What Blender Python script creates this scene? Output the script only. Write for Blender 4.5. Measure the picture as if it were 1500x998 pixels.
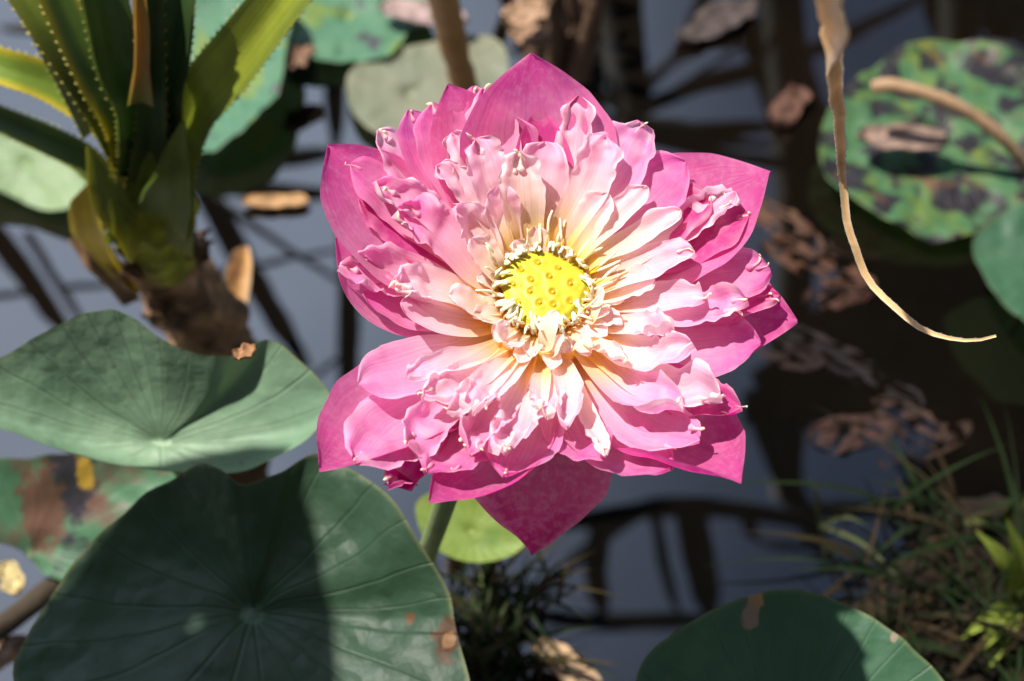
import bpy, math, random
import numpy as np
from mathutils import Vector, Matrix, noise as mnoise

random.seed(7); rng = np.random.default_rng(7)
S = bpy.context.scene
for o in list(bpy.data.objects): bpy.data.objects.remove(o)
COL = S.collection
R = math.radians
PI = math.pi

# ------------------------------------------------------------------ camera
PITCH = 52.0
FPX = 50/36*1500
F0 = Vector((0, 0, 0.45))                 # middle of the seed pod top
def raydir(px, py):
    a = R(90-PITCH)
    x, y, z = (px-750)/FPX, -(py-499)/FPX, -1.0
    return Vector((x, y*math.cos(a)-z*math.sin(a), y*math.sin(a)+z*math.cos(a)))
CAMP = F0 - raydir(797, 420).normalized()*0.63
cam = bpy.data.cameras.new('camera'); camo = bpy.data.objects.new('camera', cam); COL.objects.link(camo)
camo.location = CAMP; camo.rotation_euler = (R(90-PITCH), 0, 0)
cam.lens = 50; cam.sensor_width = 36; cam.clip_end = 2000; cam.clip_start = 0.01
cam.dof.use_dof = True; cam.dof.focus_distance = 0.615; cam.dof.aperture_fstop = 5.8; cam.dof.aperture_blades = 9
S.camera = camo

# ------------------------------------------------------------------ light
SUN_EL, SUN_AZ = 65.0, -76.0              # azimuth from +Y, negative = to the left of the picture
w = bpy.data.worlds.new('World'); S.world = w; w.use_nodes = True
nt = w.node_tree
sky = nt.nodes.new('ShaderNodeTexSky'); sky.sky_type = 'NISHITA'; sky.sun_disc = False
sky.sun_elevation = R(SUN_EL); sky.sun_rotation = R(SUN_AZ)
sky.air_density = 1.0; sky.dust_density = 1.0; sky.ozone_density = 1.0
bg = nt.nodes['Background']; bg.inputs['Strength'].default_value = 0.05
tc = nt.nodes.new('ShaderNodeTexCoord')
cn = nt.nodes.new('ShaderNodeTexNoise'); cn.inputs['Scale'].default_value = 2.2; cn.inputs['Detail'].default_value = 5; nt.links.new(tc.outputs['Generated'], cn.inputs['Vector'])
dt = nt.nodes.new('ShaderNodeVectorMath'); dt.operation = 'DOT_PRODUCT'; nt.links.new(tc.outputs['Generated'], dt.inputs[0]); dt.inputs[1].default_value = Vector((-.50, .62, .60)).normalized()
ad = nt.nodes.new('ShaderNodeMath'); ad.operation = 'MULTIPLY_ADD'; nt.links.new(cn.outputs['Fac'], ad.inputs[0]); ad.inputs[1].default_value = .30; nt.links.new(dt.outputs['Value'], ad.inputs[2])
mr = nt.nodes.new('ShaderNodeMapRange'); mr.interpolation_type = 'SMOOTHSTEP'; nt.links.new(ad.outputs[0], mr.inputs['Value']); mr.inputs['From Min'].default_value = .86; mr.inputs['From Max'].default_value = 1.20; mr.inputs['To Max'].default_value = .75
cm = nt.nodes.new('ShaderNodeMix'); cm.data_type = 'RGBA'; nt.links.new(mr.outputs[0], cm.inputs[0]); nt.links.new(sky.outputs[0], cm.inputs[6]); cm.inputs[7].default_value = (20, 23.5, 30, 1)
nt.links.new(cm.outputs[2], bg.inputs[0])
sun = bpy.data.lights.new('sun', 'SUN'); suno = bpy.data.objects.new('sun', sun); COL.objects.link(suno)
sun.energy = 4.6; sun.angle = R(1.2); sun.color = (1.0, 0.95, 0.86)
sd = Vector((math.sin(R(SUN_AZ))*math.cos(R(SUN_EL)), math.cos(R(SUN_AZ))*math.cos(R(SUN_EL)), math.sin(R(SUN_EL))))
suno.rotation_euler = (-sd).to_track_quat('-Z', 'Y').to_euler()
suno.location = sd*20
S.view_settings.view_transform = 'Standard'; S.view_settings.look = 'None'
S.view_settings.exposure = 1.15; S.view_settings.gamma = 1.0; S.view_settings.use_curve_mapping = False
S.render.engine = 'CYCLES'
S.cycles.max_bounces = 10; S.cycles.transmission_bounces = 8; S.cycles.transparent_max_bounces = 8

# ------------------------------------------------------------------ helpers
def at(px, py, z):                        # point at height z (m above the water)
    d = raydir(px, py); t = (z-CAMP.z)/d.z
    return CAMP + d*t
def mirrored(px, py, h):                  # the point at height h whose reflection in the pond lies there
    p = at(px, py, -h); return Vector((p.x, p.y, h))
def pxm(p):                               # metres per pixel at a point
    d = (p-CAMP); fwd = raydir(750, 499).normalized()
    return d.dot(fwd)/FPX
AX = Vector((0.03, -math.sin(R(9)), math.cos(R(9)))).normalized()    # flower axis
LX = Vector((1, 0, 0)); LX = (LX-AX*LX.dot(AX)).normalized(); LY = AX.cross(LX)
def fl(px, py, zc):                       # point in the flower at zc centimetres along its axis
    d = raydir(px, py); o = F0 + AX*(zc*0.01)
    t = (o-CAMP).dot(AX)/d.dot(AX)
    return CAMP + d*t
def smooth(a, b, x):
    t = np.clip((np.asarray(x, float)-a)/(b-a), 0, 1); return t*t*(3-2*t)
def spline(pts, n):                       # Catmull-Rom through points, resampled by arc length
    P = np.array([tuple(p) for p in pts], float)
    if len(P) == 2: P = np.array([P[0], (P[0]+P[1])/2, P[1]])
    Q = np.vstack([2*P[0]-P[1], P, 2*P[-1]-P[-2]])
    out = []
    for i in range(1, len(Q)-2):
        p0, p1, p2, p3 = Q[i-1], Q[i], Q[i+1], Q[i+2]
        t = np.linspace(0, 1, 24, endpoint=False)[:, None]
        out.append(0.5*((2*p1)+(-p0+p2)*t+(2*p0-5*p1+4*p2-p3)*t**2+(-p0+3*p1-3*p2+p3)*t**3))
    out.append(P[-1:]); C = np.vstack(out)
    d = np.r_[0, np.cumsum(np.linalg.norm(np.diff(C, axis=0), axis=1))]
    s = np.linspace(0, d[-1], n)
    return np.stack([np.interp(s, d, C[:, k]) for k in range(3)], 1)
def unit(a): return a/np.maximum(np.linalg.norm(a, axis=-1, keepdims=True), 1e-9)
def nz(p, f, seed=0.0):
    return mnoise.noise(Vector((p[0]*f+seed, p[1]*f-seed*.7, p[2]*f+seed*.3)))

class MB:
    def __init__(s): s.v = []; s.f = []; s.mi = []; s.col = []; s.uv = []
    def add(s, V, Fc, mi=0, col=None, uv=None):
        b = len(s.v); s.v += [tuple(map(float, x)) for x in V]
        s.f += [tuple(b+i for i in f) for f in Fc]; s.mi += [mi]*len(Fc)
        s.col += [tuple(c) for c in col] if col is not None else [(1, 1, 1)]*len(V)
        s.uv += [tuple(c) for c in uv] if uv is not None else [(0, 0)]*len(V)
    def grid(s, G, mi=0, col=None, uv=None, wrap=False):   # G: (n,m,3)
        n, m = G.shape[:2]; F = []
        for i in range(n-1):
            for j in range(m if wrap else m-1):
                k = (j+1) % m
                F.append((i*m+j, i*m+k, (i+1)*m+k, (i+1)*m+j))
        s.add(G.reshape(-1, 3), F, mi, None if col is None else np.asarray(col).reshape(-1, 3),
              None if uv is None else np.asarray(uv).reshape(-1, 2))
    def tube(s, C, rad, seg=8, mi=0, cap=True, col=None):
        C = np.asarray(C); n = len(C); rad = np.broadcast_to(np.asarray(rad, float), (n,))
        T = unit(np.gradient(C, axis=0)); up = np.array([0.13, 0.31, 0.94])
        A = unit(np.cross(T, up)); B = np.cross(A, T)
        th = np.linspace(0, 2*PI, seg, endpoint=False)
        G = C[:, None]+rad[:, None, None]*(np.cos(th)[None, :, None]*A[:, None]+np.sin(th)[None, :, None]*B[:, None])
        uv = np.stack(np.broadcast_arrays(th[None, :]/(2*PI), np.linspace(0, 1, n)[:, None]), -1)
        s.grid(G, mi, None if col is None else np.broadcast_to(col, G.shape), uv, wrap=True)
        if cap:
            b = len(s.v)-n*seg
            for ring, flip in ((0, True), (n-1, False)):
                idx = [b+ring*seg+j for j in range(seg)]
                s.f.append(tuple(idx[::-1] if flip else idx)); s.mi.append(mi)
    def build(s, name, mats, parent=None, smooth_=True):
        me = bpy.data.meshes.new(name); me.from_pydata(s.v, [], s.f); me.update()
        for m in (mats if isinstance(mats, (list, tuple)) else [mats]): me.materials.append(m)
        me.polygons.foreach_set('material_index', s.mi)
        me.polygons.foreach_set('use_smooth', [smooth_]*len(me.polygons))
        li = np.zeros(len(me.loops), int); me.loops.foreach_get('vertex_index', li)
        ca = me.color_attributes.new('Col', 'FLOAT_COLOR', 'POINT')
        c = np.ones((len(s.v), 4)); c[:, :3] = np.array(s.col); ca.data.foreach_set('color', c.ravel())
        ul = me.uv_layers.new(name='UVMap'); ul.data.foreach_set('uv', np.array(s.uv, float)[li].ravel())
        o = bpy.data.objects.new(name, me); COL.objects.link(o)
        if parent is not None:
            o.parent = parent
            # every vertex is written in world coordinates: a part's own world matrix is the identity
            o.matrix_parent_inverse = Matrix.Translation(parent.location).inverted() if parent.parent is None else Matrix.Identity(4)
        return o
def tag(o, label=None, cat=None, group=None, kind=None):
    if label: o['label'] = label
    if cat: o['category'] = cat
    if group: o['group'] = group
    if kind: o['kind'] = kind
    return o
def empty(name, loc, label, cat, group=None):
    o = bpy.data.objects.new(name, None); o.location = loc; o.empty_display_size = .05; COL.objects.link(o)
    return tag(o, label, cat, group)

# ------------------------------------------------------------------ node helpers
class NT:
    def __init__(s, name):
        s.m = bpy.data.materials.new(name); s.m.use_nodes = True; s.t = s.m.node_tree
        s.t.nodes.clear(); s.out = s.n('ShaderNodeOutputMaterial')
    def n(s, ty, **kw):
        x = s.t.nodes.new(ty)
        for k, v in kw.items(): setattr(x, k, v)
        return x
    def l(s, a, b): s.t.links.new(a, b)
    def val(s, sock, v):
        if hasattr(v, 'default_value') or isinstance(v, bpy.types.NodeSocket): s.l(v, sock)
        else: sock.default_value = v
    def math(s, op, a, b=0.0, clamp=False):
        x = s.n('ShaderNodeMath', operation=op, use_clamp=clamp); s.val(x.inputs[0], a); s.val(x.inputs[1], b); return x.outputs[0]
    def mix(s, fac, a, b, mode='MIX'):
        x = s.n('ShaderNodeMix', data_type='RGBA', blend_type=mode)
        s.val(x.inputs[0], fac); s.val(x.inputs[6], a if not isinstance(a, tuple) else (*a, 1)[:4]); s.val(x.inputs[7], b if not isinstance(b, tuple) else (*b, 1)[:4]); return x.outputs[2]
    def ramp(s, fac, *stops):
        x = s.n('ShaderNodeValToRGB'); e = x.color_ramp.elements
        for i, (p, c) in enumerate(stops):
            el = e[i] if i < 2 else e.new(p)
            el.position = p; el.color = (*c, 1) if isinstance(c, tuple) else (c, c, c, 1)
        s.l(fac, x.inputs[0]); return x.outputs[0]
    def noise(s, vec, scale, detail=4, rough=.55, dist=0.0):
        x = s.n('ShaderNodeTexNoise'); x.inputs['Scale'].default_value = scale; x.inputs['Detail'].default_value = detail
        x.inputs['Roughness'].default_value = rough; x.inputs['Distortion'].default_value = dist
        if vec is not None: s.l(vec, x.inputs['Vector'])
        return x.outputs['Fac']
    def obj(s): return s.n('ShaderNodeTexCoord').outputs['Object']
    def uv(s, su=1, sv=1):
        u = s.n('ShaderNodeTexCoord').outputs['UV']; m = s.n('ShaderNodeMapping'); m.inputs['Scale'].default_value = (su, sv, 1)
        s.l(u, m.inputs['Vector']); return m.outputs[0]
    def col(s): return s.n('ShaderNodeVertexColor', layer_name='Col').outputs['Color']
    def bump(s, h, strength=.3, dist=.002):
        b = s.n('ShaderNodeBump'); b.inputs['Strength'].default_value = strength; b.inputs['Distance'].default_value = dist
        s.l(h, b.inputs['Height']); return b.outputs[0]
    def surf(s, color, rough=.5, spec=.5, nrm=None, trans=0.0, tcol=None, sheen=0):
        p = s.n('ShaderNodeBsdfPrincipled'); s.val(p.inputs['Base Color'], (*color, 1) if isinstance(color, tuple) else color)
        s.val(p.inputs['Roughness'], rough); p.inputs['Specular IOR Level'].default_value = spec
        if sheen: p.inputs['Sheen Weight'].default_value = sheen
        if nrm is not None: s.l(nrm, p.inputs['Normal'])
        sh = p.outputs[0]
        if trans:
            t = s.n('ShaderNodeBsdfTranslucent'); s.val(t.inputs[0], tcol if tcol is not None else ((*color, 1) if isinstance(color, tuple) else color))
            if nrm is not None: s.l(nrm, t.inputs['Normal'])
            mx = s.n('ShaderNodeMixShader'); mx.inputs[0].default_value = trans; s.l(sh, mx.inputs[1]); s.l(t.outputs[0], mx.inputs[2]); sh = mx.outputs[0]
        s.l(sh, s.out.inputs[0]); return s.m

def mat_petal():
    k = NT('petal_skin'); c = k.col()
    v = k.noise(k.uv(30, 1.1), 1.0, 3, .5, .3)             # fine lengthwise veins
    v2 = k.noise(k.obj(), 260, 3)
    vm = k.ramp(v, (.3, .84), (.75, 1.03))
    c1 = k.mix(1.0, c, vm, 'MULTIPLY')
    c2 = k.mix(k.math('MULTIPLY', k.ramp(v2, (.45, 0.0), (.75, 1.0)), .12), c1, (.92, .70, .76))
    h = k.math('ADD', k.math('MULTIPLY', v, .8), k.math('MULTIPLY', v2, .5))
    hs = k.n('ShaderNodeHueSaturation'); hs.inputs['Saturation'].default_value = 1.12; hs.inputs['Value'].default_value = 1.06; k.l(c2, hs.inputs['Color'])
    return k.surf(c2, .55, .35, k.bump(h, .28, .0012), .60, hs.outputs[0], .12)
def mat_simple(name, c, rough=.6, spec=.3, trans=0, var=.25, scale=120, bump=.2, bd=.001):
    k = NT(name); n = k.noise(k.obj(), scale, 4)
    cc = k.mix(n, tuple(x*(1-var) for x in c), tuple(min(1, x*(1+var)) for x in c))
    return k.surf(cc, rough, spec, k.bump(n, bump, bd), trans)
def mat_vcol(name, rough=.55, spec=.3, trans=0.0, su=20, sv=3, bump=.3, scale=60, var=.3):
    k = NT(name); c = k.col(); v = k.noise(k.uv(su, sv), 1.0, 4); n = k.noise(k.obj(), scale, 5)
    a = k.mix(1.0, c, k.ramp(v, (.3, 1-var), (.7, 1+var*.4)), 'MULTIPLY')
    b = k.mix(1.0, a, k.ramp(n, (.3, 1-var), (.7, 1+var*.4)), 'MULTIPLY')
    return k.surf(b, rough, spec, k.bump(k.math('ADD', v, n), bump, .002), trans)
def mat_lotus_leaf(name, c0, c1, vein=(.22, .32, .2), spots=(), veins=22, wr=.35, trans=.12, pimples=0.0, rough=.5, scars=()):
    """polar UV: u = angle/2pi, v = radius.  spots: (scale, lo, hi, colour)"""
    k = NT(name); uv = k.n('ShaderNodeTexCoord').outputs['UV']
    sp = k.n('ShaderNodeSeparateXYZ'); k.l(uv, sp.inputs[0]); u, v = sp.outputs[0], sp.outputs[1]
    o = k.obj()
    n1 = k.noise(o, 14, 5); n2 = k.noise(o, 90, 4, .6)
    base = k.mix(k.ramp(n1, (.32, 0.0), (.68, 1.0)), c0, c1)
    base = k.mix(k.math('MULTIPLY', k.ramp(n2, (.4, 0.0), (.75, 1.0)), .25), base, tuple(x*.55 for x in c0))
    wob = k.math('MULTIPLY', k.math('SUBTRACT', k.noise(o, 9, 3), .5), .03)
    f = k.math('FRACT', k.math('MULTIPLY', k.math('ADD', u, wob), float(veins)))
    d = k.math('ABSOLUTE', k.math('SUBTRACT', f, .5))
    vw = k.math('MULTIPLY', k.math('SUBTRACT', .5, k.math('MULTIPLY', d, 1.0)), v)          # distance from vein, scaled by radius
    dist = k.math('MULTIPLY', k.math('SUBTRACT', .5, d), 1.0)
    vm = k.ramp(k.math('MULTIPLY', k.math('SUBTRACT', 0.5, d), v), (0.0, 1.0), (.035, 0.0))
    base = k.mix(k.math('MULTIPLY', vm, .22), base, vein)
    # the pale knob where the stalk joins
    base = k.mix(k.ramp(v, (.05, 1.0), (.065, 0.0)), base, tuple(min(1, x*1.35) for x in vein))
    rim = k.ramp(v, (.975, 0.0), (1.0, .35)); base = k.mix(rim, base, (.20, .19, .07))
    for i, (sc, lo, hi, cc) in enumerate(spots):
        mp = k.n('ShaderNodeMapping'); mp.inputs['Location'].default_value = (i*3.1, i*1.7, 0); k.l(o, mp.inputs[0])
        m = k.ramp(k.noise(mp.outputs[0], sc, 4, .55, .6), (lo, 0.0), (hi, 1.0)); base = k.mix(m, base, cc)
    for (px, py, z, r, cc) in scars:          # dead patches at their own spot on the blade
        q = at(px, py, z); vs = k.n('ShaderNodeVectorMath', operation='SUBTRACT'); k.l(o, vs.inputs[0]); vs.inputs[1].default_value = q
        vm2 = k.n('ShaderNodeVectorMath', operation='MULTIPLY'); k.l(vs.outputs[0], vm2.inputs[0]); vm2.inputs[1].default_value = (1/r, .75/r, 0)
        ln = k.n('ShaderNodeVectorMath', operation='LENGTH'); k.l(vm2.outputs[0], ln.inputs[0])
        dd = k.math('ADD', ln.outputs['Value'], k.math('MULTIPLY', k.math('SUBTRACT', k.noise(o, 130, 4, .65), .5), 2.2))
        base = k.mix(k.ramp(dd, (.75, 1.0), (1.0, 0.0)), base, cc)
    hgt = k.math('ADD', k.math('MULTIPLY', vm, -.3), k.math('ADD', k.math('MULTIPLY', n2, wr), k.math('MULTIPLY', k.noise(o, 34, 3), .9)))
    if pimples:
        vo = k.n('ShaderNodeTexVoronoi'); vo.inputs['Scale'].default_value = 70; k.l(o, vo.inputs[0])
        hgt = k.math('ADD', hgt, k.math('MULTIPLY', k.ramp(vo.outputs[0], (.0, 1.0), (.5, 0.0)), pimples))
    return k.surf(base, rough, .22, k.bump(hgt, .5, .004), trans, k.mix(.5, base, (.12, .22, .03)))

M = {}
M['petal'] = mat_petal()
M['anther'] = mat_simple('cream_anther', (.88, .82, .58), .5, .4, .2, .12, 400)
M['filament'] = mat_simple('golden_filament', (.85, .48, .02), .5, .4, .3, .2, 300)
M['petaloid_tip'] = mat_simple('ivory_petal_tip', (.90, .80, .66), .5, .4, .25, .12, 300)
M['stalk'] = mat_simple('green_stalk', (.14, .19, .06), .6, .3, 0, .3, 150, .5)
M['bark'] = None

# ------------------------------------------------------------------ water, bank
def water():
    k = NT('pond_water'); o = k.obj()
    n = k.noise(o, 5, 3); n2 = k.noise(o, 1.6, 4)
    dark = k.mix(k.ramp(n2, (.4, 0.0), (.7, 1.0)), (.0015, .0014, .0012), (.006, .0035, .002))
    d = k.n('ShaderNodeBsdfDiffuse'); k.l(dark, d.inputs[0])
    g = k.n('ShaderNodeBsdfGlossy'); g.inputs['Color'].default_value = (1, 1, 1, 1); g.inputs['Roughness'].default_value = 0.015
    bp = k.bump(n, .06, .004); k.l(bp, g.inputs['Normal'])
    fr = k.n('ShaderNodeFresnel'); fr.inputs['IOR'].default_value = 1.33
    fac = k.math('ADD', k.math('MULTIPLY', fr.outputs[0], 1.0), .10, True)
    mx = k.n('ShaderNodeMixShader'); k.l(fac, mx.inputs[0]); k.l(d.outputs[0], mx.inputs[1]); k.l(g.outputs[0], mx.inputs[2])
    k.l(mx.outputs[0], k.out.inputs[0])
    b = MB(); b.add([(-400, -400, 0), (400, -400, 0), (400, 400, 0), (-400, 400, 0)], [(0, 1, 2, 3)])
    tag(b.build('pond_water', k.m), kind='structure')
water()

# ------------------------------------------------------------------ lotus leaves
def leaf(center, outline, mat, label, group=None, bowl=.0, wave=.006, seed=0., nr=26, na=120, lobes=0.0, stalk=True, stalk_to=None, cat='lotus leaf', name='lotus_leaf', dimple=.012):
    """center (px,py,z) and rim points (px,py,z) in order round the blade"""
    C = np.array(at(*center)); O = np.array([tuple(at(*p)) for p in outline])
    n = len(O); Q = np.vstack([O[-2:], O, O[:3]])
    pts = []
    for i in range(2, n+2):
        p0, p1, p2, p3 = Q[i-1], Q[i], Q[i+1], Q[i+2]
        t = np.linspace(0, 1, 16, endpoint=False)[:, None]
        pts.append(.5*((2*p1)+(-p0+p2)*t+(2*p0-5*p1+4*p2-p3)*t**2+(-p0+3*p1-3*p2+p3)*t**3))
    E = np.vstack(pts); idx = np.linspace(0, len(E), na, endpoint=False); i0 = idx.astype(int); fr = (idx-i0)[:, None]
    E = E[i0]*(1-fr)+E[(i0+1) % len(E)]*fr
    Rm = float(np.mean(np.linalg.norm(E-C, axis=1))); dimple = min(dimple, Rm*.10)
    rr = np.linspace(0.02, 1, nr)**.85
    G = C+(E[None]-C)*rr[:, None, None]
    prof = -bowl*(1-rr**2)*rr**.6 - dimple*np.exp(-(rr/.13)**2)
    G[:, :, 2] += prof[:, None]
    for i in range(nr):
        for j in range(na):
            p = G[i, j]; a = rr[i]
            G[i, j, 2] += wave*a*(1.6*nz(p, 22, seed)+.7*nz(p, 60, seed+5))
            th = 2*PI*j/na
            G[i, j, 2] += lobes*a*a*math.sin(11*th+seed*3)+.0045*Rm*a*math.cos(22*th)
    u = np.arange(na)/na
    # explicit seam column so the vein pattern does not smear
    G = np.concatenate([G, G[:, :1]], 1); u = np.r_[u, 1.0]
    uv = np.stack(np.broadcast_arrays(u[None], rr[:, None]), -1)
    base = Vector((C[0], C[1], 0)) if stalk_to is None else stalk_to
    root = empty(name, base, label, cat, group)
    b = MB(); b.grid(G, 0, None, uv)
    cc = G[0].mean(0); b.add(np.vstack([G[0, :-1], [cc]]), [(na, j, (j+1) % na) for j in range(na)], 0, None, np.vstack([np.stack([u[:-1], np.full(na, .02)], 1), [[.5, 0]]]))
    b.build('blade', mat, root)
    if stalk:
        s = MB(); top = Vector(cc)+Vector((0, 0, -.001)); mid = (top+base)/2+Vector((.01, .012, 0))
        s.tube(spline([top, mid, base-Vector((0, 0, .05))], 14), .0045, 8); s.build('stalk', M['stalk'], root)
    return root

G0, G1 = (.055, .125, .085), (.085, .175, .11)
M['leaf_a'] = mat_lotus_leaf('bluish_leaf', (0.112, 0.188, 0.120), (0.152, 0.232, 0.148), (0.208, 0.288, 0.192), [(60, .68, .74, (0.040, 0.056, 0.040))], pimples=.3)
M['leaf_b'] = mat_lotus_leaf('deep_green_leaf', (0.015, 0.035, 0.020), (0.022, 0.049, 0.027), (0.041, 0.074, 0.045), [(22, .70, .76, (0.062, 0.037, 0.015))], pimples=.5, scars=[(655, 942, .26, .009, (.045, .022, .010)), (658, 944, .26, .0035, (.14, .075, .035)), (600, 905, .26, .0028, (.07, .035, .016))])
M['leaf_c'] = mat_lotus_leaf('clean_green_leaf', (0.027, 0.072, 0.040), (0.037, 0.090, 0.047), (0.050, 0.104, 0.058), [(30, .78, .82, (0.216, 0.173, 0.115))], scars=[(1103, 892, .265, .0042, (.26, .15, .07)), (1096, 910, .262, .0048, (.20, .14, .10)), (1308, 938, .258, .0018, (.18, .14, .10))])
M['leaf_mot'] = mat_lotus_leaf('mottled_leaf', (0.031, 0.088, 0.039), (0.047, 0.109, 0.044), (0.062, 0.114, 0.052),
    [(26, .50, .66, (0.083, 0.120, 0.026)), (34, .485, .545, (0.013, 0.011, 0.015)), (30, .60, .72, (0.104, 0.052, 0.031)), (18, .66, .78, (0.156, 0.114, 0.026))], wr=.6)
M['leaf_pale'] = mat_lotus_leaf('pale_leaf', (0.124, 0.192, 0.099), (0.167, 0.229, 0.118), (0.205, 0.260, 0.149), [(20, .66, .72, (0.186, 0.136, 0.056))])
M['leaf_beige'] = mat_lotus_leaf('beige_leaf', (0.105, 0.124, 0.081), (0.167, 0.161, 0.112), (0.149, 0.161, 0.105), [(30, .66, .72, (0.043, 0.037, 0.037))])
M['leaf_teal'] = mat_lotus_leaf('teal_mottled_leaf', (0.050, 0.124, 0.074), (0.062, 0.149, 0.081), (0.087, 0.161, 0.093),
    [(22, .56, .62, (0.105, 0.155, 0.037)), (30, .63, .67, (0.031, 0.028, 0.037)), (26, .70, .74, (0.155, 0.074, 0.043))])
M['leaf_blotch'] = mat_lotus_leaf('blotched_leaf', (0.049, 0.119, 0.063), (0.063, 0.140, 0.077), (0.091, 0.154, 0.091),
    [(20, .50, .66, (0.110, 0.060, 0.045)), (24, .60, .70, (0.021, 0.021, 0.028)), (40, .74, .77, (0.315, 0.189, 0.021))], scars=[(100, 695, .14, .016, (.025, .02, .03)), (122, 688, .14, .006, (.36, .22, .03)), (60, 745, .12, .016, (.10, .05, .035))])
M['leaf_lime'] = mat_lotus_leaf('lime_leaf', (.105, .16, .03), (.15, .20, .04), (.19, .23, .07), [(16, .58, .68, (.06, .13, .03))])

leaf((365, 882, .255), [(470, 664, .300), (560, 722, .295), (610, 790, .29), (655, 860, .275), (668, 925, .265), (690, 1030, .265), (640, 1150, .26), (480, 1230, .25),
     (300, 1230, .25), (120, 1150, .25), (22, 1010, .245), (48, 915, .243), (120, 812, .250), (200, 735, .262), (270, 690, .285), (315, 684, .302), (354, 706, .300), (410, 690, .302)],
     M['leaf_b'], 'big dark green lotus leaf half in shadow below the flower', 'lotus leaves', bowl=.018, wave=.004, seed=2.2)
leaf((232, 634, .275), [(165, 456, .345), (205, 475, .340), (240, 502, .330), (290, 520, .322), (335, 522, .320), (375, 502, .322), (402, 502, .320), (440, 530, .315), (484, 578, .305),
     (470, 622, .295), (405, 672, .288), (330, 692, .285), (200, 684, .285), (90, 660, .288), (0, 628, .292), (-60, 590, .30), (-40, 545, .31), (20, 512, .32), (75, 484, .335), (120, 462, .343)],
     M['leaf_a'], 'pale bluish cupped lotus leaf in front of the spiny plant trunk', 'lotus leaves', bowl=.028, wave=.003, seed=4.1)
leaf((1150, 1120, .24), [(935, 985, .235), (985, 925, .255), (1060, 885, .27), (1130, 868, .275), (1200, 868, .272), (1262, 895, .265), (1330, 945, .26), (1390, 1010, .25),
     (1420, 1120, .24), (1350, 1230, .23), (1180, 1290, .23), (1000, 1240, .23), (920, 1120, .23)],
     M['leaf_c'], 'smooth green lotus leaf cut off by the bottom edge, right of centre', 'lotus leaves', bowl=.012, wave=.003, seed=7.7)
leaf((690, 775, .12), [(610, 735, .13), (650, 715, .135), (720, 715, .135), (770, 750, .13), (772, 790, .12), (745, 815, .115), (700, 826, .112), (655, 815, .115), (620, 785, .12)],
     M['leaf_lime'], 'small yellowish lime leaf beside the flower stalk', 'lotus leaves', bowl=.006, wave=.002, seed=1.3)
leaf((40, 800, .10), [(60, 668, .15), (140, 660, .15), (230, 665, .15), (330, 700, .15), (300, 790, .12), (200, 860, .10), (80, 850, .09), (20, 800, .08), (-120, 760, .10), (-100, 690, .14)],
     M['leaf_blotch'], 'blotched dying lotus leaf at the left edge with brown patches', 'lotus leaves', bowl=.01, wave=.006, seed=9.1)
leaf((35, 235, .03), [(-60, 200, .035), (0, 165, .05), (60, 175, .05), (105, 205, .045), (125, 255, .035), (112, 296, .03), (70, 306, .02), (25, 290, .02), (-40, 255, .03)],
     M['leaf_pale'], 'pale mint leaf with yellow rim behind the spiny plant at the left', 'lotus leaves', bowl=.008, wave=.003, seed=3.1)
leaf((330, 80, .04), [(250, -40, .06), (350, -50, .06), (425, 0, .055), (420, 60, .05), (412, 120, .045), (385, 165, .04), (345, 200, .035), (300, 222, .03), (255, 200, .035), (225, 120, .04), (225, 30, .05)],
     M['leaf_teal'], 'teal green leaf mottled with lime, right behind the spiny plant', 'lotus leaves', bowl=.01, wave=.006, seed=6.1)
leaf((510, 20, .02), [(420, -50, .03), (520, -70, .03), (610, -40, .03), (640, 20, .025), (600, 45, .02), (575, 80, .02), (520, 88, .018), (450, 82, .02), (405, 50, .025)],
     M['leaf_teal'], 'lime and teal spotted leaf at the top edge left of the brown stalk', 'lotus leaves', bowl=.004, wave=.005, seed=8.4)
leaf((600, 130, .012), [(510, 110, .014), (560, 78, .016), (640, 60, .018), (720, 50, .02), (745, 100, .016), (720, 170, .012), (650, 205, .01), (570, 205, .01), (520, 170, .012)],
     M['leaf_beige'], 'faded beige leaf floating behind the flower', 'lotus leaves', bowl=.002, wave=.003, seed=5.4, stalk=False)
leaf((1370, 190, .03), [(1200, 215, .03), (1215, 160, .035), (1270, 105, .04), (1330, 65, .045), (1420, 62, .045), (1500, 75, .045), (1560, 150, .04), (1550, 270, .03), (1480, 320, .025), (1380, 350, .02), (1320, 335, .02), (1265, 300, .025), (1215, 262, .028)],
     M['leaf_mot'], 'large green leaf riddled with dark spots at the right', 'lotus leaves', bowl=.006, wave=.006, seed=2.7)
leaf((1520, 390, .05), [(1425, 365, .05), (1440, 335, .055), (1500, 300, .06), (1600, 310, .06), (1640, 400, .05), (1600, 500, .045), (1520, 490, .045), (1490, 470, .045), (1450, 425, .048)],
     M['leaf_c'], 'plain green leaf at the right edge below the spotted one', 'lotus leaves', bowl=.006, wave=.005, seed=3.9)

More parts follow.
